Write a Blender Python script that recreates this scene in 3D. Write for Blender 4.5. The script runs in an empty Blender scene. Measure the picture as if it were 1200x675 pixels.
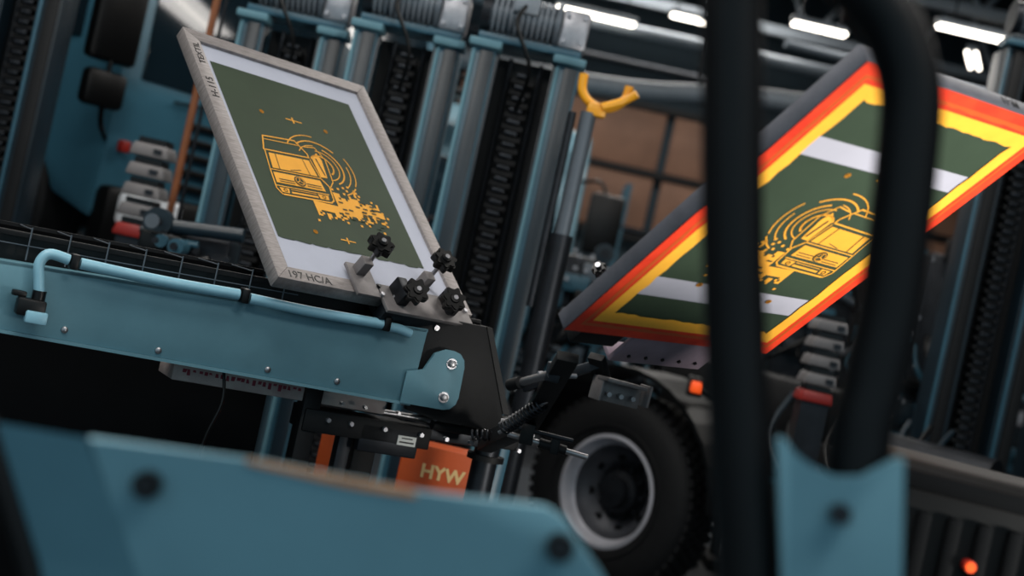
import bpy, bmesh, math, random
from mathutils import Vector, Matrix, Euler
random.seed(7)
scene=bpy.context.scene
scene.view_settings.view_transform='Standard'
def srgb(r,g,b):
    f=lambda v:(v/255/12.92) if v/255<=.04045 else ((v/255+.055)/1.055)**2.4
    return (f(r),f(g),f(b),1)
# ------------------------------------------------------------------ materials
def mat(name,col,rough=.5,metal=0,var=.15,scale=6,bump=0,stretch=None,emit=0,dirt=None,spec=.5):
    m=bpy.data.materials.new(name);m.use_nodes=True;nt=m.node_tree;bs=nt.nodes['Principled BSDF']
    c=srgb(*col)
    tc=nt.nodes.new('ShaderNodeTexCoord');mp=nt.nodes.new('ShaderNodeMapping');nt.links.new(tc.outputs['Object'],mp.inputs[0])
    if stretch: mp.inputs['Scale'].default_value=stretch
    nz=nt.nodes.new('ShaderNodeTexNoise');nz.inputs['Scale'].default_value=scale;nz.inputs['Detail'].default_value=6;nz.inputs['Roughness'].default_value=.65
    nt.links.new(mp.outputs[0],nz.inputs[0])
    cr=nt.nodes.new('ShaderNodeValToRGB');cr.color_ramp.elements[0].position=.3;cr.color_ramp.elements[1].position=.7
    d=dirt and srgb(*dirt)
    lo=[v*(1-var) for v in c[:3]]+[1]
    if d: lo=d
    cr.color_ramp.elements[0].color=lo;cr.color_ramp.elements[1].color=[min(1,v*(1+var)) for v in c[:3]]+[1]
    nt.links.new(nz.outputs['Fac'],cr.inputs[0]);nt.links.new(cr.outputs[0],bs.inputs['Base Color'])
    bs.inputs['Roughness'].default_value=rough;bs.inputs['Metallic'].default_value=metal
    bs.inputs['Specular IOR Level'].default_value=spec
    if emit:
        bs.inputs['Emission Color'].default_value=c;bs.inputs['Emission Strength'].default_value=emit
    if bump:
        b=nt.nodes.new('ShaderNodeBump');b.inputs['Strength'].default_value=bump;b.inputs['Distance'].default_value=.002
        nt.links.new(nz.outputs['Fac'],b.inputs['Height']);nt.links.new(b.outputs[0],bs.inputs['Normal'])
    return m
BLUE=mat('teal_paint',(90,130,143),.55,0,.08,9,spec=.35)
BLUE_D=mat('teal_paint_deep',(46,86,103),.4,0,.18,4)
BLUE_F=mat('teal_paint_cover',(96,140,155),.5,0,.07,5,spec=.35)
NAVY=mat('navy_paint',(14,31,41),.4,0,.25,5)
HOSE=mat('hose_blue',(128,176,194),.4,0,.05,30)
BLACK=mat('black_powdercoat',(11,12,14),.6,0,.3,60,.3,spec=.3)
BLACKP=mat('black_plastic',(7,8,9),.4,0,.2,20,spec=.3)
SKIRT=mat('matt_black_sheet',(9,11,13),.9,0,.2,6,spec=.1)
TUBEB=mat('guard_black_paint',(7,9,12),.5,0,.2,20,spec=.25)
CASEM=mat('case_black_plastic',(8,9,10),.6,0,.2,20,spec=.2)
RUB=mat('rubber',(14,15,17),.7,0,.3,25,.3,spec=.3)
DKST=mat('dark_steel',(36,39,44),.42,.6,.3,14)
STEEL=mat('steel',(150,150,153),.35,.9,.15,20)
CLAMP=mat('clamp_aluminium',(116,112,112),.5,.35,.2,30,.1,spec=.3)
ZINC=mat('zinc',(158,158,163),.38,.6,.15,40)
ALU=mat('brushed_aluminium',(146,140,139),.5,.3,.12,30,.12,(1,6,1),dirt=(114,108,106))
ALUV=mat('brushed_aluminium_mauve',(142,126,138),.5,.2,.15,14,.1)
ALUD=mat('frame_side_grey',(92,94,102),.5,.2,.15,25,.15)
MESHW=mat('screen_mesh_white',(170,174,188),.7,0,.05,5,spec=.2)
MESHG=mat('screen_mesh_grey',(168,168,180),.6,0,.05,5)
GREEN=mat('emulsion_green',(44,58,41),.6,0,.14,4,spec=.25)
GREEN2=mat('emulsion_green_under',(50,64,50),.6,0,.14,4,spec=.2)
YEL=mat('open_stencil_yellow',(226,160,56),.6,0,.05,20,spec=.2)
YTAPE=mat('yellow_block_out',(248,178,58),.5,0,.10,10,spec=.3)
RED=mat('red_orange_paint',(230,68,36),.5,0,.16,9,0,None,0,(198,46,30),spec=.3)
ORG=mat('orange_plastic',(196,84,34),.45,0,.1,8)
CREAM=mat('printed_lettering',(235,200,140),.5,0,.05,8)
COPPER=mat('orange_post_paint',(138,82,48),.5,0,.2,8)
STREAK=mat('orange_streak',(190,130,80),.6,0,.3,30)
YELH=mat('yellow_hook_paint',(240,165,30),.4,0,.1,8)
PAPER=mat('paper_label',(205,205,200),.7,0,.05,8)
MAROON=mat('maroon_ink',(110,30,50),.7,0,.3,200)
TAN=mat('pallet_board',(160,156,152),.6,0,.1,8,0,None,0,(130,115,115))
GLASS=mat('dark_glass',(20,34,42),.08,0,.1,3,spec=.9)
LAMPW=mat('headlamp',(225,230,235),.15,0,.1,6)
TRUCKP=mat('truck_pale_paint',(116,150,164),.25,0,.08,2)
TRUCKB=mat('truck_blue_paint',(60,108,128),.3,0,.1,2)
GREYP=mat('grey_plastic',(116,112,112),.5,0,.12,8)
REDL=mat('red_lens',(150,36,28),.4,0,.1,8)
ORL=mat('amber_lens',(255,90,30),.3,0,.05,8,0,None,.5)
RIM=mat('rim_silver',(184,184,192),.42,.2,.12,7)
RIMD=mat('rim_inner_dark',(62,64,70),.5,.3,.25,9)
FLOORM=mat('concrete_floor',(50,56,62),.4,0,.3,1.5,.1)
WALLM=mat('wall_paint_dark',(30,46,55),.8,0,.2,1.2)
CEILM=mat('ceiling_dark',(20,28,34),.85,0,.2,1.2)
BROWN=mat('brown_panel_glow',(118,86,68),.7,0,.3,1,emit=.05)  # slight emission added to lift the panels' brightness
TUBE=mat('fluorescent_tube',(255,246,232),.5,0,.0,1,0,None,7)
DUCT=mat('duct_grey',(122,130,138),.5,.2,.12,3)
MOTOR=mat('motor_grey',(88,96,104),.45,.3,.15,6)
# ------------------------------------------------------------------ builder
def empty(name,loc=(0,0,0)):
    e=bpy.data.objects.new(name,None);bpy.context.collection.objects.link(e);e.location=loc;e.empty_display_size=.1;return e
def frameM(O,ex,ey):
    ex=Vector(ex).normalized();n=ex.cross(Vector(ey)).normalized();ey=n.cross(ex)
    return Matrix(((ex.x,ey.x,n.x,O[0]),(ex.y,ey.y,n.y,O[1]),(ex.z,ey.z,n.z,O[2]),(0,0,0,1)))
class B:
    def __init__(s,name,parent=None,M=None):
        s.bm=bmesh.new();s.mats=[];s.name=name;s.parent=parent;s.M=M or Matrix.Identity(4)
    def mi(s,m):
        if m not in s.mats:s.mats.append(m)
        return s.mats.index(m)
    def _fin(s,verts,m):
        i=s.mi(m);fs=set()
        for v in verts:
            for f in v.link_faces:fs.add(f)
        for f in fs:f.material_index=i
        return fs
    def box(s,c,size,m,rot=(0,0,0),bev=0,seg=2):
        M=Matrix.Translation(c)@Euler(rot).to_matrix().to_4x4()@Matrix.Diagonal((size[0],size[1],size[2],1))
        r=bmesh.ops.create_cube(s.bm,size=1,matrix=M);fs=s._fin(r['verts'],m)
        if bev:
            es={e for f in fs for e in f.edges}
            rr=bmesh.ops.bevel(s.bm,geom=list(es),offset=bev,segments=seg,affect='EDGES',profile=.5)
            for f in rr['faces']:f.material_index=s.mi(m)
        return s
    def cyl(s,p1,p2,r,m,r2=None,seg=20):
        p1=Vector(p1);p2=Vector(p2);d=p2-p1;L=d.length
        q=d.to_track_quat('Z','Y').to_matrix().to_4x4()
        M=Matrix.Translation((p1+p2)/2)@q
        rr=bmesh.ops.create_cone(s.bm,cap_ends=True,segments=seg,radius1=r,radius2=r if r2 is None else r2,depth=L,matrix=M)
        s._fin(rr['verts'],m);return s
    def tube(s,pts,r,m,seg=12,smooth=True,res=6,closed=False):
        pts=[Vector(p) for p in pts]
        if smooth and len(pts)>2:
            o=[];n=len(pts)
            for i in range(n-1 if not closed else n):
                p0=pts[(i-1)%n] if (closed or i>0) else pts[i]
                p1=pts[i];p2=pts[(i+1)%n];p3=pts[(i+2)%n] if (closed or i+2<n) else p2
                for k in range(res):
                    t=k/res
                    o.append(.5*((2*p1)+(-p0+p2)*t+(2*p0-5*p1+4*p2-p3)*t*t+(-p0+3*p1-3*p2+p3)*t**3))
            if not closed:o.append(pts[-1])
            pts=o
        n=len(pts);rings=[];up=None
        for i,p in enumerate(pts):
            if closed:t=pts[(i+1)%n]-pts[i-1]
            else:t=pts[min(i+1,n-1)]-pts[max(i-1,0)]
            if t.length<1e-9:t=Vector((0,0,1))
            t.normalize()
            if up is None:
                up=Vector((0,0,1)) if abs(t.z)<.9 else Vector((1,0,0))
            a=(up-t*up.dot(t)).normalized();b=t.cross(a);up=a
            rad=r(i/(n-1)) if callable(r) else r
            rings.append([s.bm.verts.new(p+a*math.cos(2*math.pi*k/seg)*rad+b*math.sin(2*math.pi*k/seg)*rad) for k in range(seg)])
        mi=s.mi(m)
        for i in range(n if closed else n-1):
            A=rings[i];C=rings[(i+1)%n]
            for k in range(seg):
                f=s.bm.faces.new((A[k],A[(k+1)%seg],C[(k+1)%seg],C[k]));f.material_index=mi
        if not closed:
            for R in (rings[0],rings[-1]):
                try:f=s.bm.faces.new(R);f.material_index=mi
                except:pass
        return s
    def prism(s,pts,z0,z1,m,T=None,bev=0):
        T=T or Matrix.Identity(4);mi=s.mi(m)
        a=[s.bm.verts.new(T@Vector((p[0],p[1],z0))) for p in pts];b=[s.bm.verts.new(T@Vector((p[0],p[1],z1))) for p in pts]
        n=len(pts);fs=[]
        fs.append(s.bm.faces.new(a[::-1]));fs.append(s.bm.faces.new(b))
        for i in range(n):fs.append(s.bm.faces.new((a[i],a[(i+1)%n],b[(i+1)%n],b[i])))
        for f in fs:f.material_index=mi
        if bev:
            rr=bmesh.ops.bevel(s.bm,geom=list({e for f in fs for e in f.edges}),offset=bev,segments=2,affect='EDGES',profile=.5)
            for f in rr['faces']:f.material_index=mi
        return s
    def flat(s,pts,z,m):
        f=s.bm.faces.new([s.bm.verts.new((p[0],p[1],z)) for p in pts]);f.material_index=s.mi(m)
        f.normal_update()
        if f.normal.z<0:f.normal_flip()
        return s
    def strip(s,pts,w,z,m):
        for i in range(len(pts)-1):
            a=Vector(pts[i]);b=Vector(pts[i+1]);d=(b-a).normalized();n=Vector((-d.y,d.x))*w/2;e=d*w*.3
            s.flat([a-e+n,a-e-n,b+e-n,b+e+n],z,m)
        return s
    def lathe(s,prof,m,T=None,seg=48):
        T=T or Matrix.Identity(4);mi=s.mi(m);rings=[]
        for (r,z) in prof:
            rings.append([s.bm.verts.new(T@Vector((r*math.cos(2*math.pi*k/seg),r*math.sin(2*math.pi*k/seg),z))) for k in range(seg)])
        for i in range(len(rings)-1):
            for k in range(seg):
                f=s.bm.faces.new((rings[i][k],rings[i][(k+1)%seg],rings[i+1][(k+1)%seg],rings[i+1][k]));f.material_index=mi
        return s
    def end(s,angle=.6):
        if not s.name.startswith(('stencil','emulsion','painted')): bmesh.ops.recalc_face_normals(s.bm,faces=s.bm.faces)
        me=bpy.data.meshes.new(s.name);s.bm.to_mesh(me);s.bm.free()
        for m in s.mats:me.materials.append(m)
        me.shade_smooth();me.set_sharp_from_angle(angle=angle)
        o=bpy.data.objects.new(s.name,me);bpy.context.collection.objects.link(o)
        o.matrix_world=s.M
        if s.parent:
            o.parent=s.parent;o.matrix_parent_inverse=Matrix.Translation(s.parent.location).inverted()
        return o
def text(name,body,size,parent,M,m,ext=.0004,bold=0):
    cu=bpy.data.curves.new(name,'FONT');cu.body=body;cu.size=size;cu.extrude=ext;cu.offset=bold;cu.materials.append(m)
    o=bpy.data.objects.new(name,cu);bpy.context.collection.objects.link(o);o.matrix_world=M
    if parent:
        o.parent=parent;o.matrix_parent_inverse=Matrix.Translation(parent.location).inverted()
    return o
# ------------------------------------------------------------------ camera
cd=bpy.data.cameras.new('camera');cam=bpy.data.objects.new('camera',cd);bpy.context.collection.objects.link(cam)
r=math.radians(12.5);c,s_=math.cos(r),math.sin(r)
cam.matrix_world=Matrix(((c,-s_,0,0),(0,0,-1,0),(s_,c,0,1.3),(0,0,0,1)))
cd.lens=50;cd.sensor_width=36;cd.clip_start=.05
cd.dof.use_dof=True;cd.dof.focus_distance=3.25;cd.dof.aperture_fstop=2.2
scene.camera=cam
# ------------------------------------------------------------------ room
def room_box(name,c_,size,m):
    B(name).box(c_,size,m).end()
room_box('floor',(0.5,6.5,-.05),(19,20,.1),FLOORM)
room_box('ceiling',(0.5,6.5,5.65),(19,20,.1),CEILM)
room_box('wall_back',(0.5,16.55,2.8),(19,.1,5.6),WALLM)
room_box('wall_left',(-9.05,6.5,2.8),(.1,20,5.6),WALLM)
room_box('wall_right',(10.05,6.5,2.8),(.1,20,5.6),WALLM)
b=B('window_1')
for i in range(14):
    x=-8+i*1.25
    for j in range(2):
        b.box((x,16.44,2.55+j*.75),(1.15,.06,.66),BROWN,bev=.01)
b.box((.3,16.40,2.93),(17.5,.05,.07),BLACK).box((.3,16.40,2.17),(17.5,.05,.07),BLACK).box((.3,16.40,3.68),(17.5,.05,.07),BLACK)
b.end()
for k,y in enumerate((7.5,10,12.5,15)):
    b=B('roof_truss')
    b.box((.5,y,5.35),(18.5,.12,.12),DKST).box((.5,y,4.55),(18.5,.1,.1),DUCT)
    x=-8.5
    while x<9.4:
        b.cyl((x,y,4.55),(x+.5,y,5.35),.03,DUCT,seg=8);b.cyl((x+.5,y,5.35),(x+1,y,4.55),.03,DUCT,seg=8);x+=1
    b.end()
b=B('overhead_pipe')
b.tube([(-3,13.2,3.28),(.3,12.6,3.22),(2.05,12,3.35),(6,11.2,3.4)],.085,DUCT,16)
for x,y in ((-2,13.05),(1.2,12.3),(4,11.6)): b.cyl((x,y,3.3),(x,y,5.6),.015,DKST,seg=8)
b.end()
b=B('overhead_pipe')
b.tube([(-6,14,4.0),(9,13.6,4.0)],.06,DUCT,12,smooth=False).tube([(-6,14.4,3.75),(9,14,3.75)],.035,DKST,12,smooth=False)
b.tube([(1.2,9.5,4.35),(6,11.5,4.35)],.035,DUCT,12,smooth=False).tube([(1.4,9.3,3.25),(6,10.5,3.4)],.03,DUCT,12,smooth=False)
for x in (-5,-1,3,7): b.cyl((x,13.9,3.7),(x,13.9,5.6),.015,DKST,seg=8)
b.end()
b=B('ventilation_duct')
b.box((4.2,10.6,4.95),(6,.5,.35),DUCT,rot=(0,0,.12),bev=.03)
for x in (2,4.2,6.4): b.cyl((x,10.5,5.0),(x,10.5,5.6),.015,DKST,seg=8)
b.end()
def tube_lamp(x,y,z,L,yaw,light=0,w=.16):
    e=empty('fluorescent_light',(x,y,z))
    M=Matrix.Translation((x,y,z))@Euler((0,0,yaw)).to_matrix().to_4x4()
    b=B('housing',e,M);b.box((0,0,.05),(L,w,.05),DUCT,bev=.01)
    for sx in (-L*.35,L*.35): b.cyl((sx,0,.07),(sx,0,5.6-z),.008,DKST,seg=6)
    b.end()
    b=B('tubes',e,M);b.cyl((-L/2+.02,-.04,.01),(L/2-.02,-.04,.01),.015,TUBE,seg=10).cyl((-L/2+.02,.04,.01),(L/2-.02,.04,.01),.015,TUBE,seg=10);b.end()
    if light:
        ld=bpy.data.lights.new('lamp_light','AREA');ld.shape='RECTANGLE';ld.size=L;ld.size_y=w*2.5;ld.energy=light;ld.color=(1,.96,.91)
        lo=bpy.data.objects.new('lamp_light',ld);bpy.context.collection.objects.link(lo);lo.parent=e;lo.location=(0,0,-.03);lo.rotation_euler=(0,0,yaw)
tube_lamp(3.20,11,3.98,.9,.05,w=.1);tube_lamp(2.07,12.07,4.0,.5,.05,w=.1);tube_lamp(1.05,12.8,4.0,.4,.05,w=.1);tube_lamp(.22,13.6,4.0,.8,.05,w=.1)
tube_lamp(4.3,12.4,4.35,.9,.05,w=.1);tube_lamp(-3,12.8,4.1,.9,.05,w=.1);tube_lamp(3.75,13.3,4.3,.7,1.2,w=.1)
tube_lamp(-1.9,1.4,4.4,2.6,0,140,.4);tube_lamp(1.6,.4,4.4,2.6,0,80,.4)
tube_lamp(-2.6,5.2,4.6,2.6,0,80,.4);tube_lamp(1.8,5.4,4.6,2.6,0,60,.4)
tube_lamp(-1,9.0,4.9,2.6,0,120,.4);tube_lamp(3.6,9.0,4.9,2.6,0,90,.4);tube_lamp(1,14,4.9,2.6,0,100,.4)
LP=Vector((2.25,1.55,.85))
FILL=empty('fill_light',(LP.x,LP.y,0))  # fill lamp and stand added out of view to brighten the right screen
b=B('fill_light_stand',FILL)
for a in (0,2.1,4.2): b.cyl((LP.x,LP.y,.55),(LP.x+.35*math.cos(a),LP.y+.35*math.sin(a),.0),.012,YELH,seg=8)
b.cyl((LP.x,LP.y,.5),(LP.x,LP.y,.78),.014,YELH,seg=8)
aim=(Vector((.55,2.75,1.62))-LP).normalized()
TW=Matrix.Translation(LP)@aim.to_track_quat('Z','Y').to_matrix().to_4x4()
b.prism([(-.26,-.17),(.26,-.17),(.26,.17),(-.26,.17)],-.08,-.01,BLACKP,TW,bev=.01);b.end()
ld=bpy.data.lights.new('fill_lamp','AREA');ld.shape='RECTANGLE';ld.size=.48;ld.size_y=.3;ld.energy=17;ld.color=(1,.96,.9);ld.spread=math.radians(75)
lo=bpy.data.objects.new('fill_lamp',ld);bpy.context.collection.objects.link(lo)
lo.matrix_world=Matrix.Translation(LP)@aim.to_track_quat('-Z','Y').to_matrix().to_4x4();lo.parent=FILL;lo.matrix_parent_inverse=Matrix.Translation(FILL.location).inverted()
# ------------------------------------------------------------------ truck art stencil
def stencil(b,mx,sy,Y,G):
    X=lambda p:((.6-p[0]) if mx else p[0],p[1]*sy)
    z=.0022;z2=.0032
    fl=lambda pts,zz=z,m=Y:b.flat([X(p) for p in pts],zz,m)
    st=lambda pts,w,zz=z,m=Y:b.strip([Vector(X(p)) for p in pts],w,zz,m)
    def arc(cx,cy,r,a0,a1,w,zz=z,m=Y):
        n=max(3,int(abs(a1-a0)/8));st([(cx+r*math.cos(math.radians(a0+(a1-a0)*i/n)),cy+r*math.sin(math.radians(a0+(a1-a0)*i/n))) for i in range(n+1)],w,zz,m)
    st([(.122,.466),(.133,.508),(.236,.522),(.262,.482)],.004);st([(.122,.466),(.118,.455),(.262,.468),(.262,.482)],.004)
    st([(.133,.496),(.246,.507)],.0025)
    fl([(.130,.446),(.258,.457),(.266,.402),(.124,.391)])
    st([(.121,.452),(.114,.384),(.274,.397),(.264,.462)],.003)
    st([(.150,.449),(.145,.392)],.002,z2,G);st([(.236,.456),(.241,.398)],.002,z2,G);st([(.18,.398),(.215,.408)],.002,z2,G)
    st([(.114,.385),(.110,.318),(.122,.300)],.004);st([(.274,.397),(.292,.372),(.287,.322),(.275,.312)],.004)
    fl([(.120,.376),(.268,.388),(.272,.350),(.118,.339)])
    b.flat([X((.196+.017*math.cos(k*math.pi/12),.363+.017*math.sin(k*math.pi/12))) for k in range(24)],z2,G)
    z3=.0040
    arc(.196,.363,.0125,0,360,.0026,z3)
    for a in (90,210,330): st([(.196,.363),(.196+.012*math.cos(math.radians(a)),.363+.012*math.sin(math.radians(a)))],.0024,z3)
    for (y0) in (.354,.346):
        st([(.130,y0),(.176,y0+.003)],.0025,z2,G);st([(.216,y0+.007),(.262,y0+.010)],.0025,z2,G)
    st([(.114,.328),(.278,.341)],.003);st([(.126,.300),(.276,.312)],.005)
    fl([(.120,.323),(.150,.326),(.147,.309),(.124,.307)]);fl([(.240,.333),(.274,.336),(.272,.320),(.244,.317)])
    arc(.136,.316,.005,0,360,.002,z2,G);arc(.257,.326,.005,0,360,.002,z2,G)
    st([(.156,.314),(.236,.321)],.006);st([(.156,.324),(.236,.331)],.002)
    fl([(.272,.470),(.296,.496),(.305,.470),(.298,.405),(.276,.402)])
    st([(.262,.508),(.298,.516),(.318,.478),(.312,.395),(.296,.372)],.003)
    st([(.285,.470),(.293,.415)],.004,z2,G)
    cx,cy=.300,.452
    for (R_,a0,a1,w) in ((.034,-50,150,.005),(.052,-78,95,.003),(.066,-60,70,.0045),(.070,95,150,.0025),(.086,-50,12,.003),(.086,48,135,.004),(.102,-30,30,.003),(.106,88,150,.003),(.104,-64,-36,.004)):
        arc(cx,cy,R_,a0,a1,w)
    rnd=random.Random(3);q=.0072
    for i in range(32):
        for j in range(19):
            px=.215+i*q;py=.240+j*q
            tx=i/31;ty=j/18
            lo=.22+.18*tx;hi=.80-.22*tx
            dens=1.05 if (lo<ty<hi) else (.62 if lo-.14<ty<hi+.14 else .14)
            if tx>.88: dens*=.7
            if px<.290 and py>.303: continue
            if rnd.random()<dens: fl([(px,py),(px+q,py),(px+q,py+q),(px,py+q)])
    for k in range(26):
        px=.30+rnd.uniform(0,.13);py=.25+rnd.uniform(0,.09);fl([(px,py),(px+q*2,py),(px+q*2,py+q*.7),(px,py+q*.7)],z2,G)
    for (px,py) in ((.44,.315),(.452,.300),(.205,.232),(.37,.375),(.38,.36),(.352,.385),(.335,.378)):
        fl([(px,py),(px+q,py),(px+q,py+q),(px,py+q)])
    for (px,py) in ((.164,.607),(.367,.600),(.180,.190),(.405,.210)): arc(px,py,.0035,0,360,.006)
    st([(.240,.606),(.290,.606)],.0035);st([(.262,.596),(.262,.616)],.0045)
    st([(.255,.183),(.300,.183)],.0035);st([(.276,.174),(.276,.192)],.0045)
# ------------------------------------------------------------------ left screen
ML=frameM((-.513,3.168,1.212),(.718,.696,-.001),(-.528,.546,.650))
SL=empty('screen_printing_frame',(-.35,3.3,1.25))
def frame_bars(b,W,H,w,t,m,z0=0):
    b.prism([(0,0),(W,0),(W-w,w),(w,w)],z0-t,z0,m,bev=.0015);b.prism([(W,0),(W,H),(W-w,H-w),(W-w,w)],z0-t,z0,m,bev=.0015)
    b.prism([(W,H),(0,H),(w,H-w),(W-w,H-w)],z0-t,z0,m,bev=.0015);b.prism([(0,H),(0,0),(w,w),(w,H-w)],z0-t,z0,m,bev=.0015)
b=B('aluminium_frame',SL,ML);frame_bars(b,.6,.86,.040,.034,ALU);b.end()
b=B('mesh_fabric',SL,ML);b.box((.3,.43,-.010),(.525,.785,.002),MESHW);b.end()
b=B('emulsion_field',SL,ML@Matrix.Translation((0,0,-.009)));b.flat([(.055,.145),(.508,.145),(.508,.758),(.055,.758)],.0012,GREEN)
for k in range(9):
    x0=.058+k*.048;b.flat([(x0,.145),(x0+.048,.145),(x0+.04,.145-random.uniform(.001,.006)),(x0+.01,.145-random.uniform(.001,.006))],.0012,GREEN)
b.end()
b=B('stencil_artwork',SL,ML@Matrix.Translation((0,0,-.009)));stencil(b,False,1,YEL,GREEN);b.end()
text('marking','197 HC/A',.030,SL,ML@Matrix.Translation((.03,.008,.0006)),BLACKP)
text('marking_side','H-115',.030,SL,ML@Matrix.Translation((.032,.60,.0006))@Euler((0,0,math.pi/2)).to_matrix().to_4x4(),BLACKP)
text('marking_side_2','TEXTIL',.026,SL,ML@Matrix.Translation((.030,.725,.0006))@Euler((0,0,math.pi/2)).to_matrix().to_4x4(),BLACKP)
# ------------------------------------------------------------------ right screen
MR=frameM((.114,2.731,1.243),(.768,.637,.061),(.447,-.603,.661))
SR=empty('screen_printing_frame',(.3,2.8,1.3))
b=B('aluminium_frame',SR,MR);frame_bars(b,.6,.8,.046,.036,ALUD,z0=-.0012);b.end()
b=B('painted_border',SR,MR)
rnd=random.Random(5)
def ring(b,x0,y0,x1,y1,w,z,m,rag=0):
    N=26
    def edge(a,bb,n):
        out=[]
        for i in range(N):
            t=i/N;out.append((a[0]+(bb[0]-a[0])*t+n[0]*rnd.uniform(0,rag),a[1]+(bb[1]-a[1])*t+n[1]*rnd.uniform(0,rag)))
        return out
    o=edge((x0,y0),(x1,y0),(0,0))+edge((x1,y0),(x1,y1),(0,0))+edge((x1,y1),(x0,y1),(0,0))+edge((x0,y1),(x0,y0),(0,0))
    i_=edge((x0+w,y0+w),(x1-w,y0+w),(0,1))+edge((x1-w,y0+w),(x1-w,y1-w),(-1,0))+edge((x1-w,y1-w),(x0+w,y1-w),(0,-1))+edge((x0+w,y1-w),(x0+w,y0+w),(1,0))
    n=len(o)
    for k in range(n): b.flat([o[k],o[(k+1)%n],i_[(k+1)%n],i_[k]],z,m)
ring(b,0.001,0.001,.599,.799,.050,.0002,RED);ring(b,.042,.042,.558,.758,.030,.0008,YTAPE,.006)
ring(b,0.024,0.024,.576,.776,.007,.0006,ORG,.005)
b.end()
b=B('mesh_fabric',SR,MR);b.box((.3,.4,-.003),(.51,.71,.002),MESHG);b.end()
b=B('emulsion_field',SR,MR)
for (y0,y1) in ((.070,.140),(.200,.578),(.628,.730)): b.flat([(.070,y0),(.530,y0),(.530,y1),(.070,y1)],-.0008,GREEN2)
b.end()
b=B('stencil_artwork',SR,MR@Matrix.Translation((0,0,-.0020)));stencil(b,True,.93,YEL,GREEN2);b.end()
text('marking','PF-11',.024,SR,frameM(MR@Vector((.46,.8012,-.030)),MR.to_3x3()@Vector((-1,0,0)),MR.to_3x3()@Vector((0,0,1))),BLACKP)
# ------------------------------------------------------------------ knob
def star_knob(b,c_,ax,R,m=BLACKP):
    ax=Vector(ax).normalized();q=ax.to_track_quat('Z','Y').to_matrix().to_4x4();T=Matrix.Translation(c_)@q
    n=56;pts=[(R*(1+.15*math.cos(7*2*math.pi*k/n))*math.cos(2*math.pi*k/n),R*(1+.15*math.cos(7*2*math.pi*k/n))*math.sin(2*math.pi*k/n)) for k in range(n)]
    b.prism(pts,0,.018,m,T,bev=0)
    b.prism([(p[0]*.86,p[1]*.86) for p in pts],.018,.022,m,T)
    b.lathe([(R*.45,.022),(R*.4,.027),(.0001,.028)],m,T,24)
    b.lathe([(.0001,.0282),(.006,.0282),(.006,.0305),(.0001,.0305)],ZINC,T,12)
    b.lathe([(R*.45,0),(R*.42,-.014),(.0001,-.014)],m,T,24)
PR=empty('screen_printing_press',(-.2,3.5,0))
b=B('clamp_plates',PR,ML)
b.box((.43,-.010,.007),(.28,.085,.010),CLAMP,bev=.002)
b.box((.25,.035,.008),(.07,.10,.010),CLAMP,bev=.002)
b.box((.43,-.030,-.020),(.27,.03,.05),DKST,bev=.003)
b.box((.44,.03,-.05),(.26,.06,.018),BLACK,bev=.003)
b.box((.245,.06,.028),(.028,.028,.05),CLAMP,bev=.003).box((.44,.055,.028),(.028,.028,.05),CLAMP,bev=.003)
b.box((.34,.0,.03),(.03,.06,.04),DKST,bev=.004).box((.50,.0,.03),(.03,.06,.04),DKST,bev=.004)
for x in (.29,.33,.52,.56):
    b.cyl((x,-.005,.012),(x,-.005,.018),.006,ZINC,seg=6);b.cyl((x,.02,.012),(x,.02,.018),.005,BLACKP,seg=6)
b.end()
b=B('clamp_knobs',PR,ML)
for (x,y,z,t) in ((.262,.075,.085,(-.25,-.1,1)),(.462,.072,.085,(-.2,-.15,1)),(.358,-.018,.05,(-.35,-.35,1)),(.476,-.022,.05,(-.35,-.35,1))):
    a=Vector(t).normalized();cc=Vector((x,y,z));b.cyl(cc-a*.085,cc,.0055,STEEL,seg=12);star_knob(b,cc,a,.029)
b.end()
# ------------------------------------------------------------------ press beam
MB_=frameM((-.182,3.45,0),(.8877,.460,0),(0,0,1))
b=B('blue_beam',PR,MB_)
b.prism([(-1.65,.985),(.0,.975),(.006,1.158),(-1.65,1.103)],-.008,0,BLUE,bev=.002)
b.prism([(-1.65,.985),(.0,.975),(.0,.968),(-1.65,.978)],-.07,.006,BLUE)
b.prism([(-1.65,1.103),(.006,1.158),(.006,1.150),(-1.65,1.095)],-.07,0,BLUE)
b.end()
b=B('beam_end_plate',PR,MB_)
pts=[(-.03,.972),(.085,.972)]+[(.085+.035*math.sin(math.radians(a)),1.007-.035*math.cos(math.radians(a))) for a in (30,60,90)]+[(.118+ -.036+.036*math.cos(math.radians(a)),1.083+.036*math.sin(math.radians(a))) for a in (0,30,60,90)]+[(.06,1.119),(.03,1.105),(.012,1.06),(-.03,1.05)]
b.prism(pts,.006,.014,BLUE,bev=.0015)
for (x,y) in ((.080,1.087),(.078,1.003)):
    T=Matrix.Translation((x,y,.014));b.lathe([(.0135,0),(.0135,.003),(.0001,.003)],ZINC,T,24);b.prism([(.0095*math.cos(k*math.pi/3),.0095*math.sin(k*math.pi/3)) for k in range(6)],.003,.012,STEEL,T,bev=.001)
b.end()
b=B('beam_screws',PR,MB_)
for (x,y) in ((-.834,1.003),(-.626,.994),(-.369,.994),(-.196,.995),(-1.1,1.0)):
    T=Matrix.Translation((x,y,0));b.lathe([(.0075,0),(.0072,.003),(.004,.005),(.0001,.0052)],STEEL,T,16)
b.end()
b=B('end_bracket',PR,MB_)
b.prism([(-.02,1.192),(.165,1.192),(.262,.985),(.262,.94),(.10,.94),(.0,.955)],-.03,-.010,BLACK,bev=.003)
b.prism([(.165,1.192),(.180,1.192),(.280,.985),(.262,.985)],-.16,-.008,BLACK)
b.cyl((.03,1.165,-.012),(.03,1.165,-.004),.007,STEEL,seg=12)
b.end()
b=B('top_rail',PR,MB_)
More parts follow.
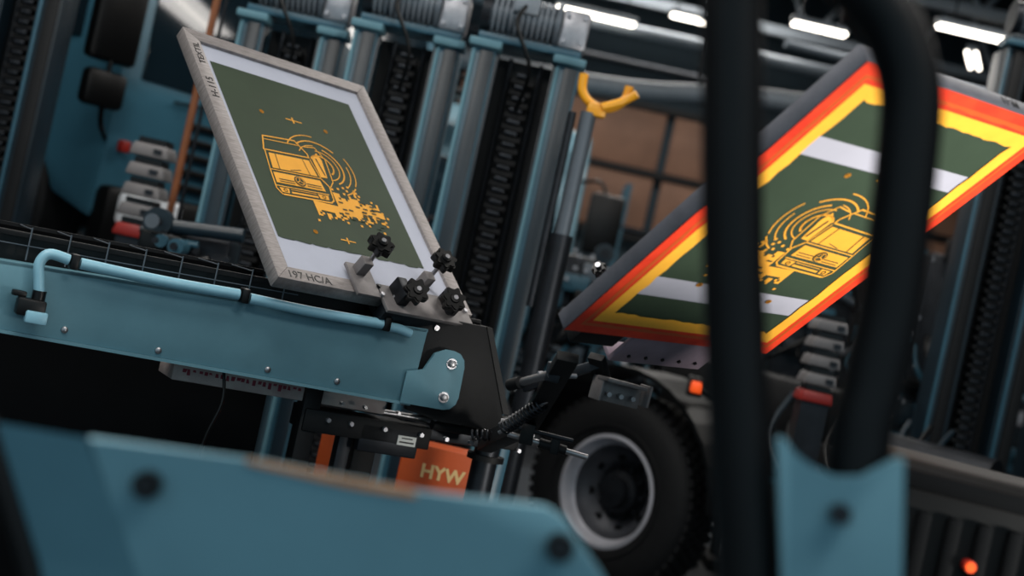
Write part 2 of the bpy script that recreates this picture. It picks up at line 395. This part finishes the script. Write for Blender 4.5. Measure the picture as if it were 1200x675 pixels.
b.prism([(-1.65,1.180),(-.02,1.204),(.17,1.204),(.17,1.192),(-.02,1.192),(-1.65,1.168)],-.075,-.055,BLACK,bev=.002)
b.prism([(-1.65,1.10),(-.0,1.14),(-.0,1.195),(-1.65,1.172)],-.085,-.078,BLACKP)
b.prism([(-1.65,1.188),(-.35,1.212),(-.35,1.204),(-1.65,1.180)],-.24,-.228,BLACK)
b.prism([(-1.65,1.10),(-.35,1.12),(-.35,1.204),(-1.65,1.180)],-.26,-.25,SKIRT)
x=-1.6
while x<-.34:
    z=1.186+ (x+1.65)*.0185
    b.cyl((x,1.11+(x+1.65)*.03,-.05),(x,z+.004,-.05),.0018,MOTOR,seg=6);b.cyl((x,z,-.05),(x,z,-.235),.0014,MOTOR,seg=6);x+=.083
b.prism([(-1.65,1.150),(-.32,1.176),(-.32,1.174),(-1.65,1.148)],-.049,-.046,MOTOR)
b.end()
b=B('air_hoses',PR,MB_)
b.tube([(-.905,1.07,.022),(-.912,1.10,.022),(-.918,1.135,.022),(-.902,1.158,.022),(-.86,1.154,.022)],.0115,HOSE)
b.tube([(-.835,1.151,.018),(-.66,1.148,.02),(-.479,1.152,.018)],.0125,HOSE)
b.tube([(-.453,1.148,.018),(-.30,1.146,.02),(-.122,1.150,.018)],.0125,HOSE)
b.tube([(-.105,1.147,.018),(-.075,1.146,.018),(-.045,1.140,.014)],.0115,HOSE)
for x in (-.848,-.466,-.113): b.box((x,1.152,.016),(.018,.034,.034),BLACKP,bev=.004)
b.end()
b=B('hose_connector',PR,MB_)
b.box((-.918,1.040,.03),(.060,.038,.034),BLACKP,bev=.006).box((-.905,1.022,.04),(.045,.026,.03),HOSE,bev=.004)
b.cyl((-.905,1.05,.022),(-.905,1.078,.022),.0145,BLACKP,seg=16).box((-.945,1.065,.02),(.03,.012,.02),BLACKP,bev=.003)
b.end()
b=B('pallet_board',PR,MB_)
b.prism([(-.56,.962),(-.02,.962),(-.02,.925),(-.56,.925)],-.22,-.09,TAN,bev=.003)
for i in range(24):
    xx=-.54+i*.013+random.uniform(0,.004);hh=random.uniform(.004,.016);b.prism([(xx,.955),(xx+random.uniform(.004,.011),.955),(xx+.008,.955-hh),(xx,.955-hh)],-.0899,-.0893,MAROON)
b.end()
b=B('press_legs',PR,MB_)
b.box((-.215,.49,-.10),(.045,.98,.05),BLACK,bev=.004).box((-1.35,.49,-.12),(.06,.98,.06),BLACK,bev=.004)
b.box((-.75,.25,-.12),(1.2,.05,.04),BLACK,bev=.004).box((-.215,.02,-.1),(.16,.03,.16),BLACK,bev=.004)
b.box((-.98,.55,-.30),(1.44,1.06,.03),SKIRT,bev=.003)
b.end()
b=B('side_cable',PR,MB_);b.tube([(-.46,.97,-.03),(-.455,.90,-.01),(-.475,.78,-.02),(-.43,.6,-.04),(-.44,.3,-.1)],.004,BLACKP,8);b.end()
b=B('centre_carriage',PR,MB_)
b.box((-.06,.885,-.12),(.34,.055,.10),BLACK,bev=.004)
b.box((.20,.90,-.18),(.30,.05,.08),DKST,bev=.004)
b.box((.045,.872,-.068),(.05,.024,.002),PAPER).box((.045,.868,-.0668),(.04,.004,.001),BLACKP).box((.045,.878,-.0668),(.03,.003,.001),BLACKP)
b.box((.00,.865,-.085),(.16,.07,.03),DKST,bev=.004)
b.box((.18,.955,-.10),(.22,.03,.03),BLACK,bev=.003).box((.33,.93,-.10),(.06,.08,.06),BLACK,bev=.005)
b.box((-.10,.70,-.12),(.035,.36,.035),DKST,bev=.003).box((-.03,.70,-.16),(.06,.36,.05),BLACK,bev=.004)
b.cyl((-.17,.93,-.10),(.38,.93,-.10),.008,STEEL).cyl((.0,.965,-.05),(.36,.965,-.05),.005,ZINC)
b.cyl((.10,.925,-.06),(.26,.925,-.06),.013,BLACK)
for x in (-.17,-.11,-.02,.08,.15,.22,.29,.36):
    b.cyl((x,.893,-.075),(x,.893,-.06),.006,ZINC,seg=6);b.cyl((x+.02,.94,-.06),(x+.02,.94,-.045),.005,STEEL,seg=6)
b.cyl((.330,.0,-.18),(.330,.90,-.18),.034,DKST).cyl((.330,.84,-.18),(.330,.855,-.18),.05,BLACK)
b.end()
b=B('blue_stand',PR,MB_)
b.prism([(.385,0),(.44,0),(.455,.88),(.425,.88)],-.34,-.28,BLUE_D,bev=.004)
b.box((.05,.02,-.35),(.8,.04,.5),BLACK,bev=.004);b.end()
def spring(b,p1,p2,R,wire,turns,m):
    p1=Vector(p1);p2=Vector(p2);d=p2-p1;q=d.to_track_quat('Z','Y').to_matrix();pts=[]
    n=int(turns*10)
    for i in range(n+1):
        t=i/n;a=2*math.pi*turns*t;pts.append(p1+q@Vector((R*math.cos(a),R*math.sin(a),d.length*t)))
    b.tube(pts,wire,m,6,smooth=False)
b=B('return_springs',PR)
spring(b,(.045,3.05,1.00),(.115,3.0,1.075),.014,.0028,12,DKST)
spring(b,(-.02,3.45,.93),(.10,3.42,.96),.012,.003,10,DKST)
b.cyl((.04,3.06,.99),(.13,2.99,1.09),.004,STEEL).end()
b=B('clamp_plates_2',PR,MR)
b.box((.34,-.045,-.012),(.27,.100,.012),ALUV,bev=.002)
b.box((.34,-.092,-.030),(.27,.010,.045),ALUV,bev=.002)
for x in (.24,.29,.34,.39,.44): b.cyl((x,-.070,-.006),(x,-.070,-.002),.004,BLACKP,seg=10)
b.box((.13,-.030,-.03),(.12,.06,.03),BLACK,bev=.004)
b.end()
b=B('hinge_arm',PR)
def beam2(b,p1,p2,w,h,m,bev=.002):
    p1=Vector(p1);p2=Vector(p2);d=p2-p1;q=d.to_track_quat('Z','Y').to_matrix().to_4x4()
    T=Matrix.Translation((p1+p2)/2)@q
    hh=d.length/2
    b.prism([(-w/2,-h/2),(w/2,-h/2),(w/2,h/2),(-w/2,h/2)],-hh,hh,m,T,bev)
beam2(b,(.14,2.85,1.19),(.10,3.10,1.02),.045,.022,BLACK)
beam2(b,(.07,3.0,1.10),(.22,2.95,1.19),.03,.02,DKST)
beam2(b,(.20,2.93,1.20),(.24,3.00,1.13),.035,.018,BLACK)
b.box((.265,2.93,1.158),(.095,.05,.008),CLAMP,rot=(0,.05,.4),bev=.002)
b.box((.265,2.945,1.136),(.095,.008,.048),CLAMP,rot=(0,.05,.4),bev=.002)
b.box((.216,2.935,1.138),(.006,.05,.05),CLAMP,rot=(0,.05,.4),bev=.002).box((.318,2.965,1.140),(.006,.05,.045),CLAMP,rot=(0,.05,.4),bev=.002)
for x in (.238,.264,.290): b.cyl((x,2.925+(x-.238)*.4,1.13),(x+.004,2.91+(x-.238)*.4,1.13),.0055,STEEL,seg=6)
b.cyl((.05,2.98,1.105),(.115,2.90,1.145),.009,STEEL).cyl((.04,2.99,1.10),(.06,2.96,1.112),.013,BLACK)
b.cyl((.09,2.92,1.14),(.17,2.95,1.15),.005,ZINC).box((.12,2.91,1.15),(.03,.03,.04),DKST,bev=.003)
b.cyl((.06,3.08,.99),(.24,3.10,.975),.0065,STEEL).cyl((.13,3.085,.985),(.19,3.09,.98),.011,BLACK)
b.cyl((.07,3.06,1.01),(.20,3.08,1.005),.005,DKST).box((.10,3.07,1.0),(.03,.03,.045),BLACK,bev=.003).box((.165,3.09,.985),(.02,.03,.035),BLACK,bev=.003)
beam2(b,(.10,3.10,1.02),(.02,3.6,.90),.04,.04,BLACK)
b.end()
b=B('hinge_knob',PR);star_knob(b,(.17,2.93,1.372),(-.3,-.8,.4),.014);b.cyl((.17,2.93,1.372),(.185,2.97,1.35),.005,STEEL);b.end()
OB=empty('orange_control_box',(-.1,4.2,0))
b=B('box_body',OB)
b.box((-.09,4.2,.67),(.24,.12,.26),ORG,bev=.008)
b.box((-.39,4.25,.70),(.13,.10,.20),ORG,bev=.006);b.box((-.36,4.25,.30),(.05,.05,.62),BLACK)
b.box((-.08,4.2,.28),(.08,.08,.54),BLACK);b.box((-.2,4.22,.02),(.5,.3,.04),BLACK,bev=.004);b.end()
text('lettering','HYW',.054,OB,frameM((-.145,4.1385,.708),(1,0,0),(0,0,1)),CREAM,bold=.002)
# ------------------------------------------------------------------ foreground blue cover
FC=empty('press_arm_cover',(-.13,1.25,0))
b=B('cover_panel',FC)
T=frameM((0,1.25,0),(1,0,0),(0,0,1))
b.prism([(-.337,1.091),(-.187,1.103),(-.041,1.107),(.070,1.119),(.088,1.113),(.135,1.068),(.19,1.00),(.19,.86),(-.222,.86),(-.264,.982)],-.012,0,BLUE_F,T,bev=.002)
def fold(pts,m):
    vs=[b.bm.verts.new(p) for p in pts];f=b.bm.faces.new(vs);f.material_index=b.mi(m)
A1=(-.337,1.25,1.0905);A2=(-.264,1.25,.982);A3=(-.222,1.25,.86);L1=(-.438,1.285,1.0800);L2=(-.374,1.285,.968);L3=(-.31,1.285,.83)
fold([A1,L1,L2,A2],BLUE_F);fold([A2,L2,L3,A3],BLUE_F)
b.tube([Vector(L1),Vector(L2),Vector(L3)],.011,BLACK,8,smooth=False)
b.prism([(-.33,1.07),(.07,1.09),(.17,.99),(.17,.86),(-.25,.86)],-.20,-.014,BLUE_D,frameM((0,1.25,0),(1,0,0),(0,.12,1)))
b.end()
b=B('cover_screws',FC)
for (x,z) in ((-.274,1.063),(.090,1.088)):
    b.cyl((x,1.25,z),(x,1.236,z),.0125,BLACKP,seg=16);b.cyl((x,1.237,z),(x,1.233,z),.007,DKST,seg=6)
b.cyl((-.26,1.40,.0),(-.26,1.40,.95),.03,BLACK).cyl((.08,1.40,.0),(.08,1.40,.95),.03,BLACK)
b.end()
b=B('orange_edge_streak',FC);b.prism([(-.195,1.1035),(-.045,1.1080),(-.042,1.1015),(-.10,1.098),(-.195,1.099)],.0,.0015,STREAK,T);b.end()  # thin orange streak along the cover's top edge
GT=empty('tubular_guard',(.25,1.3,0))
b=B('guard_tube',GT)
b.tube([(.34,1.3,.0),(.31,1.3,.9),(.272,1.3,1.072),(.239,1.3,1.192),(.210,1.3,1.297),(.182,1.3,1.410),(.157,1.3,1.523),(.140,1.3,1.60),(.135,1.3,1.66),(.150,1.3,1.69),(.185,1.3,1.683),(.225,1.3,1.655),(.274,1.3,1.622),(.300,1.3,1.590),(.318,1.3,1.55),(.328,1.3,1.484),(.340,1.3,1.366),(.341,1.3,1.285),(.345,1.3,1.20),(.40,1.3,.9),(.44,1.3,0)],.0285,TUBEB,20)
b.end()
b=B('guard_bracket',GT)
T=frameM((0,1.265,0),(1,0,0),(0,0,1))
b.prism([(.258,1.222),(.266,1.222),(.276,1.210),(.293,1.202),(.318,1.197),(.340,1.202),(.356,1.216),(.364,1.226),(.373,1.228),(.384,1.17),(.43,.95),(.33,.95),(.30,1.06)],-.004,.004,BLUE_F,T,bev=.0015)
b.cyl((.326,1.26,1.168),(.326,1.25,1.168),.010,DKST,seg=6)
b.end()
BC=empty('black_equipment_case',(.85,2.3,0))
b=B('case_body',BC)
b.box((.90,2.36,.95),(.52,.30,.44),CASEM,rot=(0,.03,0),bev=.03,seg=4)
b.box((.90,2.34,1.14),(.50,.30,.03),SKIRT,rot=(0,.03,0),bev=.01)
for i in range(9): b.box((.70+i*.048,2.205,1.02),(.022,.02,.16),SKIRT,bev=.006)
b.box((.9,2.36,.37),(.48,.26,.74),BLACK,bev=.01)
b.cyl((.782,2.215,1.033),(.782,2.19,1.033),.010,REDL,seg=16).cyl((.782,2.19,1.033),(.782,2.186,1.033),.008,ORL,seg=16)
b.end()
# ------------------------------------------------------------------ lift columns
def lift_column(X,Y,H,w=.42,yaw=0,dark=False):
    e=empty('lift_column',(X,Y,0));M=Matrix.Translation((X,Y,0))@Euler((0,0,yaw)).to_matrix().to_4x4()
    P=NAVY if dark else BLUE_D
    b=B('mast',e,M)
    for sx in (-1,1):
        cx=sx*(w/2-.0475)
        b.prism([(cx-.0475,-.09),(cx+.0475,-.09),(cx+.0475,.12),(cx-.0475,.12)],0,H,P,bev=.008)
        b.box((cx+.012,-.098,H/2),(.052,.02,H-.02),NAVY if not dark else BLACK,bev=.004)
        b.box((cx-.040,-.094,H/2),(.014,.014,H-.02),BLUE if not dark else BLUE_D,bev=.003)
        b.box((cx-sx*.052,-.05,H/2),(.012,.07,H-.02),NAVY,bev=.002)
        b.box((cx,-.06,H+.015),(.125,.14,.03),BLUE if not dark else BLUE_D,bev=.006)
    b.box((0,.10,H/2),(w-.1,.03,H),BLACK)
    b.box((0,.02,H+.05),(w*.95,.2,.03),P,bev=.005)
    b.box((0,-.02,.05),(w+.05,.5,.10),P,bev=.01)
    b.box((-.15,-.45,.06),(.10,.7,.08),P,bev=.01).box((.15,-.45,.06),(.10,.7,.08),P,bev=.01)
    b.end()
    b=B('drive_chain',e,M)
    z=.15
    while z<H-.05:
        b.box((0,.03,z),(.085,.05,.022),RUB,bev=.004);b.box((0,.015,z+.0225),(.05,.05,.016),DKST,bev=.003);z+=.045
    for sx in (-.06,.06): b.cyl((sx,.05,.1),(sx,.05,H),.008,DKST,seg=8)
    b.end()
    b=B('drive_motor',e,M)
    z=H+.15
    b.cyl((-.17,-.02,z),(.08,-.02,z),.07,MOTOR,seg=24)
    for k in range(11): b.cyl((-.16+k*.022,-.02,z),(-.153+k*.022,-.02,z),.082,DUCT,seg=24)
    b.cyl((-.205,-.02,z),(-.17,-.02,z),.08,DKST,seg=24).cyl((.08,-.02,z),(.10,-.02,z),.09,MOTOR,seg=24)
    b.box((.155,-.02,z-.01),(.11,.14,.15),ZINC,bev=.015).box((-.04,-.09,z+.04),(.10,.06,.07),DUCT,bev=.01)
    b.cyl((.155,-.02,z-.1),(.155,-.02,H+.05),.05,MOTOR,seg=16)
    for (dx,dz) in ((.12,.04),(.19,.04),(.12,-.06),(.19,-.06)): b.cyl((dx,-.09,z+dz),(dx,-.105,z+dz),.010,ZINC,seg=6)
    b.tube([(-.04,-.11,z+.04),(-.06,-.16,z-.05),(.02,-.13,z-.2),(.0,-.02,z-.35)],.008,BLACKP,8)
    b.end()
    return e,M
lift_column(-.135,5.5,2.17)
lift_column(-.605,5.62,2.16)
lift_column(-1.075,5.75,2.12)
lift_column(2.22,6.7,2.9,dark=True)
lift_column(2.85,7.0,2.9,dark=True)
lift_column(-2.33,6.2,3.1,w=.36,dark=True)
def control_unit(X,Y,z0,z1,w):
    e=empty('wheel_chock_stack',(X,Y,0));b=B('stacked_blocks',e)
    n=5;h=(z1-z0)/n
    for i in range(n):
        z=z0+i*h;m=REDL if i==0 else GREYP
        T=Matrix.Translation((X,Y,z))
        b.prism([(-w/2,0),(w/2,0),(w/2-.012,h*.62),(-w/2+.012,h*.62)],-.08,.08,m,T@frameM((0,0,0),(1,0,0),(0,0,1)),bev=.008)
        b.box((X,Y,z+h*.78),(w*.7,.12,h*.3),BLACKP)
        if i: b.box((X+w*.22,Y-.085,z+h*.3),(w*.2,.01,h*.25),DKST)
    b.box((X,Y,z0/2),(w*.8,.12,z0),DKST);b.box((X,Y,.02),(.3,.3,.04),DKST);b.end()
control_unit(-1.53,5.75,1.17,1.58,.16);control_unit(1.24,5.55,1.12,1.47,.135)
for (x,y,h) in ((-1.515,6.15,3.6),(-1.36,6.4,3.6)):
    b=B('orange_support_post');b.cyl((x,y,0),(x,y,h),.016,COPPER).box((x,y,.01),(.12,.12,.02),COPPER);b.cyl((x+.04,y,0),(x+.04,y,h),.008,DKST).end()
HK=empty('wheel_support_stand',(.16,5,0))
b=B('stand_post',HK);b.cyl((.13,5,1.5),(.13,5,1.96),.028,MOTOR).cyl((.13,5,0),(.13,5,1.52),.04,DKST).cyl((.13,5,0),(.13,5,.05),.16,DKST)
b.cyl((.075,5,1.25),(.075,5,1.95),.014,DKST);b.end()
b=B('hook_prongs',HK)
b.tube([(.085,5,2.09),(.09,5,2.035),(.12,5,2.0),(.17,5,1.985),(.215,5,2.0),(.245,5,2.035),(.25,5,2.08)],.016,YELH)
b.tube([(.28,4.96,2.055),(.25,4.97,2.03),(.22,4.97,2.01),(.17,4.97,1.985)],.015,YELH).box((.155,5,1.975),(.07,.05,.05),YELH,bev=.01);b.end()
# ------------------------------------------------------------------ wheel
def wheel(b,T,R,W,tread=True):
    h=W/2;Ri=R*.56
    b.lathe([(Ri,h*.80),(Ri+.02,h*.95),(R*.72,h*1.02),(R*.86,h*.98),(R*.95,h*.86),(R*.985,h*.70),(R*.985,-h*.7),(R*.9,-h*.95),(R*.7,-h),(Ri,-h*.9)],RUB,T,72)
    b.lathe([(R*.66,h*1.01),(R*.665,h*1.035),(R*.675,h*1.035),(R*.68,h*1.01)],RUB,T,64)
    b.lathe([(Ri+.004,h*.80),(Ri+.010,h*.90),(Ri-.006,h*.93),(Ri-.014,h*.86),(Ri-.018,h*.62),(Ri-.036,h*.48)],RIM,T,64)
    b.lathe([(Ri-.036,h*.48),(Ri-.050,h*.30),(Ri-.085,h*.1),(R*.34,h*.05),(R*.30,-h*.1)],RIMD,T,64)
    b.lathe([(R*.30,-h*.1),(R*.24,-h*.1),(R*.22,h*.25),(R*.16,h*.3),(R*.15,h*.55),(.0001,h*.6)],DKST,T,48)
    for k in range(10):
        a=k*math.pi/5;b.cyl(T@Vector((R*.26*math.cos(a),R*.26*math.sin(a),-h*.1)),T@Vector((R*.26*math.cos(a),R*.26*math.sin(a),h*.1)),.014,DKST,seg=6)
    for k in range(8):
        a=k*math.pi/4+.2;b.cyl(T@Vector((R*.37*math.cos(a),R*.37*math.sin(a),h*.05)),T@Vector((R*.37*math.cos(a),R*.37*math.sin(a),h*.12)),.020,BLACKP,seg=12)
    if tread:
        n=56
        for k in range(n):
            a=2*math.pi*k/n
            for j,zz in enumerate((-.75,-.38,0,.38,.75)):
                a2=a+(j%2)*math.pi/n
                M=T@Matrix.Rotation(a2,4,'Z')@Matrix.Translation((R*.99,0,zz*h*.86))
                rr=bmesh.ops.create_cube(b.bm,size=1,matrix=M@Matrix.Diagonal((.022,2*math.pi*R/n*.68,h*.27,1)));b._fin(rr['verts'],RUB)
def axis_T(c_,n):
    q=Vector(n).to_track_quat('Z','Y').to_matrix().to_4x4();return Matrix.Translation(c_)@q
CH=empty('truck_chassis',(1.2,6.5,0))
nx=Vector((-math.sin(math.radians(40)),-math.cos(math.radians(40)),0))
tx=Vector((math.cos(math.radians(40)),-math.sin(math.radians(40)),0))
wc=Vector((.715,6.72,.47))
b=B('front_wheel',CH);wheel(b,axis_T(wc,nx),.460,.30);b.end()
b=B('rear_wheel',CH);wheel(b,axis_T(wc+tx*2.6,nx),.460,.30,False);b.end()
MC=frameM((wc.x,wc.y,0),tx,(0,0,1))
b=B('chassis_frame',CH,MC)
b.box((1.1,.80,-.55),(3.6,.20,.08),BLACK,bev=.01).box((1.1,.80,-1.35),(3.6,.20,.08),BLACK,bev=.01)
for x in (-.6,.4,1.4,2.6): b.box((x,.8,-.95),(.1,.16,.8),BLACK)
for i in range(16):
    a0=math.radians(10+i*10);b.box((.58*math.cos(a0),.47+.58*math.sin(a0),-.02),(.112,.02,.40),BLACKP,rot=(0,0,a0+math.pi/2))
b.box((.95,.55,-.30),(.30,.36,.4),DKST,bev=.03).box((1.45,.55,-.2),(.55,.36,.40),MOTOR,bev=.05)
b.cyl((1.0,.95,-.3),(1.6,.95,-.3),.09,DKST).box((.2,1.02,-.8),(.9,.28,.6),BLACK,bev=.03)
for k in range(9): b.tube([(.5+k*.1,1.1,-.5),(.55+k*.1,.9+.03*(k%3),-.25),(.7+k*.1,.75,-.2),(.9+k*.1,.7,-.3)],.012,BLACKP if k%2 else NAVY,8)
b.end()
b=B('marker_lamp',CH);b.box((.90,6.35,1.045),(.050,.04,.050),ORL,bev=.008).box((.90,6.40,1.045),(.07,.06,.09),BLACKP,bev=.006).cyl((.90,6.42,1.04),(1.05,6.6,1.0),.015,BLACKP).end()
# ------------------------------------------------------------------ trucks
def truck(loc,yaw,P,lift=0,H=2.3,W=2.2,L=5.5,mz=1.78):
    e=empty('truck',(loc[0],loc[1],0));M=Matrix.Translation((loc[0],loc[1],lift))@Euler((0,0,yaw)).to_matrix().to_4x4()
    b=B('cab',e,M)
    T=Matrix(((0,0,1,0),(1,0,0,0),(0,1,0,0),(0,0,0,1)))
    b.prism([(0.02,.45),(0,1.15),(.18,H-.35),(.35,H),(1.9,H),(1.9,.55),(1.35,.55),(1.2,.9),(.75,.95),(.5,.55)],-W/2,W/2,P,T,bev=.06)
    b.box((0,.0,.50),(W-.05,.16,.30),BLACKP,bev=.04)
    b.end()
    b=B('windshield',e,M)
    b.prism([(-W/2+.12,0),(W/2-.12,0),(W/2-.2,H-1.62),(-W/2+.2,H-1.62)],0,.02,GLASS,frameM((0,.015,1.2),(1,0,0),(0,.19,H-1.5)),bev=.006)
    for sx in (-1,1):
        b.box((sx*(W/2+.002),.85,1.25+(H-1.4)/2),(.02,.75,H-1.65),GLASS,bev=.008)
        b.box((sx*(W/2+.004),1.30,1.1),(.012,.015,H-1.1),BLACKP).box((sx*(W/2+.012),1.18,1.12),(.02,.14,.03),BLACKP)
    b.end()
    b=B('grille_and_lamps',e,M)
    for i in range(5): b.box((0,-.012,.72+i*.08),(W*.6,.03,.035),BLACKP,bev=.006)
    for sx in (-1,1):
        b.box((sx*(W/2-.27),-.09,.55),(.36,.05,.17),LAMPW,bev=.03);b.box((sx*(W/2-.08),-.04,.85),(.05,.06,.06),REDL,bev=.01)
        b.tube([(sx*(W/2-.05),.05,mz+.3),(sx*(W/2+.12),-.12,mz+.25),(sx*(W/2+.14),-.14,mz-.43),(sx*(W/2-.02),.05,mz-.58)],.014,BLACKP,8)
        b.box((sx*(W/2+.15),-.13,mz),(.26,.09,.46),BLACKP,bev=.03);b.box((sx*(W/2+.15),-.13,mz-.36),(.22,.09,.18),BLACKP,bev=.03)
        b.box((sx*W*.2,-.03,1.16),(.7,.012,.015),BLACKP,rot=(0,.08*sx,0))
    b.box((0,-.0,H+.03),(W*.8,.25,.06),BLACKP,bev=.02)
    b.end()
    b=B('load_body',e,M);b.box((0,2.1+(L-2.1)/2,1.55),(W+.05,L-2.1,1.5),P,bev=.03).box((0,L/2,.62),(.8,L-.4,.2),BLACK)
    b.box((0,2.0,1.2),(W*.8,.1,.9),BLACKP);b.end()
    b=B('wheels',e,M)
    for sx in (-1,1):
        for y in (1.0,L-1.1): wheel(b,axis_T((sx*(W/2-.13),y,.45),(sx,0,0)),.45,.26,False)
    b.box((0,1.0,.45),(W-.3,.12,.12),DKST).box((0,L-1.1,.45),(W-.3,.12,.12),DKST)
    if lift:
        for y in (1.0,L-1.1): b.box((0,y,-lift/2+.02),(W*.8,.25,lift-.05),DKST,bev=.01)
    b.end()
truck((-1.36,7.85),.80,TRUCKB,.72,2.5,mz=1.45)
truck((-.7,10.6),.08,TRUCKP,.0,2.6,2.2,mz=1.9)
# ------------------------------------------------------------------ engines
def engine(X,Y,Z,sx,sy,sz,seed,pal=None,bright=True):
    rn=random.Random(seed);e=empty('engine_on_stand',(X,Y,0));b=B('engine_block',e)
    pal=pal or [DKST,BLACK,BLACKP,NAVY,BLUE_D,BLUE_D,MOTOR]
    br=[ZINC,DKST] if bright else [DKST,MOTOR]
    b.box((X,Y,Z+sz/2),(sx*.7,sy*.7,sz*.8),DKST,bev=.02)
    for i in range(34):
        x=X+rn.uniform(-.5,.5)*sx;z=Z+rn.uniform(0.05,.95)*sz;y=Y-sy*.35-rn.uniform(0,.12);m=rn.choice(pal);k=rn.random()
        if k<.45:b.box((x,y,z),(rn.uniform(.04,.18),rn.uniform(.05,.15),rn.uniform(.03,.16)),m,bev=.008)
        elif k<.7:
            R_=rn.uniform(.02,.075);b.cyl((x,y,z),(x,y-rn.uniform(.04,.12),z),R_,m).cyl((x,y-.12,z),(x,y-.13,z),R_*.5,rn.choice(br))
        else:b.cyl((x-.1,y,z),(x+rn.uniform(.05,.2),y,z+rn.uniform(-.1,.1)),rn.uniform(.012,.03),m)
    for i in range(12):
        x=X+rn.uniform(-.45,.45)*sx;z=Z+rn.uniform(.1,.9)*sz;y=Y-sy*.45
        b.tube([(x,y,z),(x+rn.uniform(-.1,.1),y-.15,z-.12),(x+rn.uniform(-.2,.2),y-.1,z-.3),(x+rn.uniform(-.2,.2),y,z-.35)],rn.uniform(.008,.018),rn.choice((BLACKP,BLACKP,br[0],BLUE_D)),8)
    for i in range(20):
        x=X+rn.uniform(-.5,.5)*sx;z=Z+rn.uniform(.05,.95)*sz;y=Y-sy*.5-.05;b.cyl((x,y,z),(x,y-.02,z),.012,br[0],seg=6)
    b.end();b=B('stand',e)
    for ax in (-.4,.4):
        b.box((X+ax*sx,Y,Z/2+.02),(.06,.06,Z+.05),BLACK)
    b.box((X,Y,.03),(sx,sy,.06),BLACK);b.box((X,Y,Z),(sx,sy*.8,.05),BLACK);b.end()
DK=[DKST,BLACK,BLACKP,NAVY,NAVY,BLUE_D]
engine(-1.10,5.1,.6,.30,.3,.72,1,DK,False);engine(-1.98,5.3,.5,.5,.3,.50,2,DK,False)
engine(.25,8.0,.7,.7,.5,.95,3);engine(1.0,8.2,.7,.7,.5,.95,4);engine(1.75,8.2,.6,.7,.5,1.5,5)
engine(2.6,8.4,.5,.8,.5,1.7,6);engine(3.5,8.4,.9,.8,.5,1.6,8);engine(1.75,4.4,.5,.5,.4,.62,7,DK,False)
def shelf(X,Y,w,h,seed):
    rn=random.Random(seed);e=empty('parts_shelf',(X,Y,0));b=B('shelf_frame',e)
    for sx in (-1,1):
        for sy in (-.2,.2): b.box((X+sx*w/2,Y+sy,h/2),(.05,.05,h),BLUE_D)
    n=int(h/.5)
    for i in range(n+1): b.box((X,Y,.1+i*.48),(w,.45,.03),DKST)
    b.end();b=B('parts_boxes',e)
    for i in range(n):
        x=X-w/2+.1
        while x<X+w/2-.15:
            ww=rn.uniform(.1,.3);hh=rn.uniform(.12,.36);b.box((x+ww/2,Y-.02,.12+i*.48+hh/2),(ww*.9,.35,hh),rn.choice((DUCT,BLACKP,NAVY,BLUE_D,BLUE_D,GREYP,ZINC,DKST)),bev=.01);x+=ww+.01
    b.end()
shelf(2.1,12.5,2.6,2.4,1);shelf(-6,14.5,3,2.4,2);shelf(5.4,12.8,2.6,2.6,3)
# ------------------------------------------------------------------ world (tinted fill; front wall left out to let it in)
w=bpy.data.worlds.new('world');scene.world=w;w.use_nodes=True;nt=w.node_tree
bg=nt.nodes['Background'];bg.inputs[0].default_value=(.60,.86,1,1);bg.inputs[1].default_value=.62
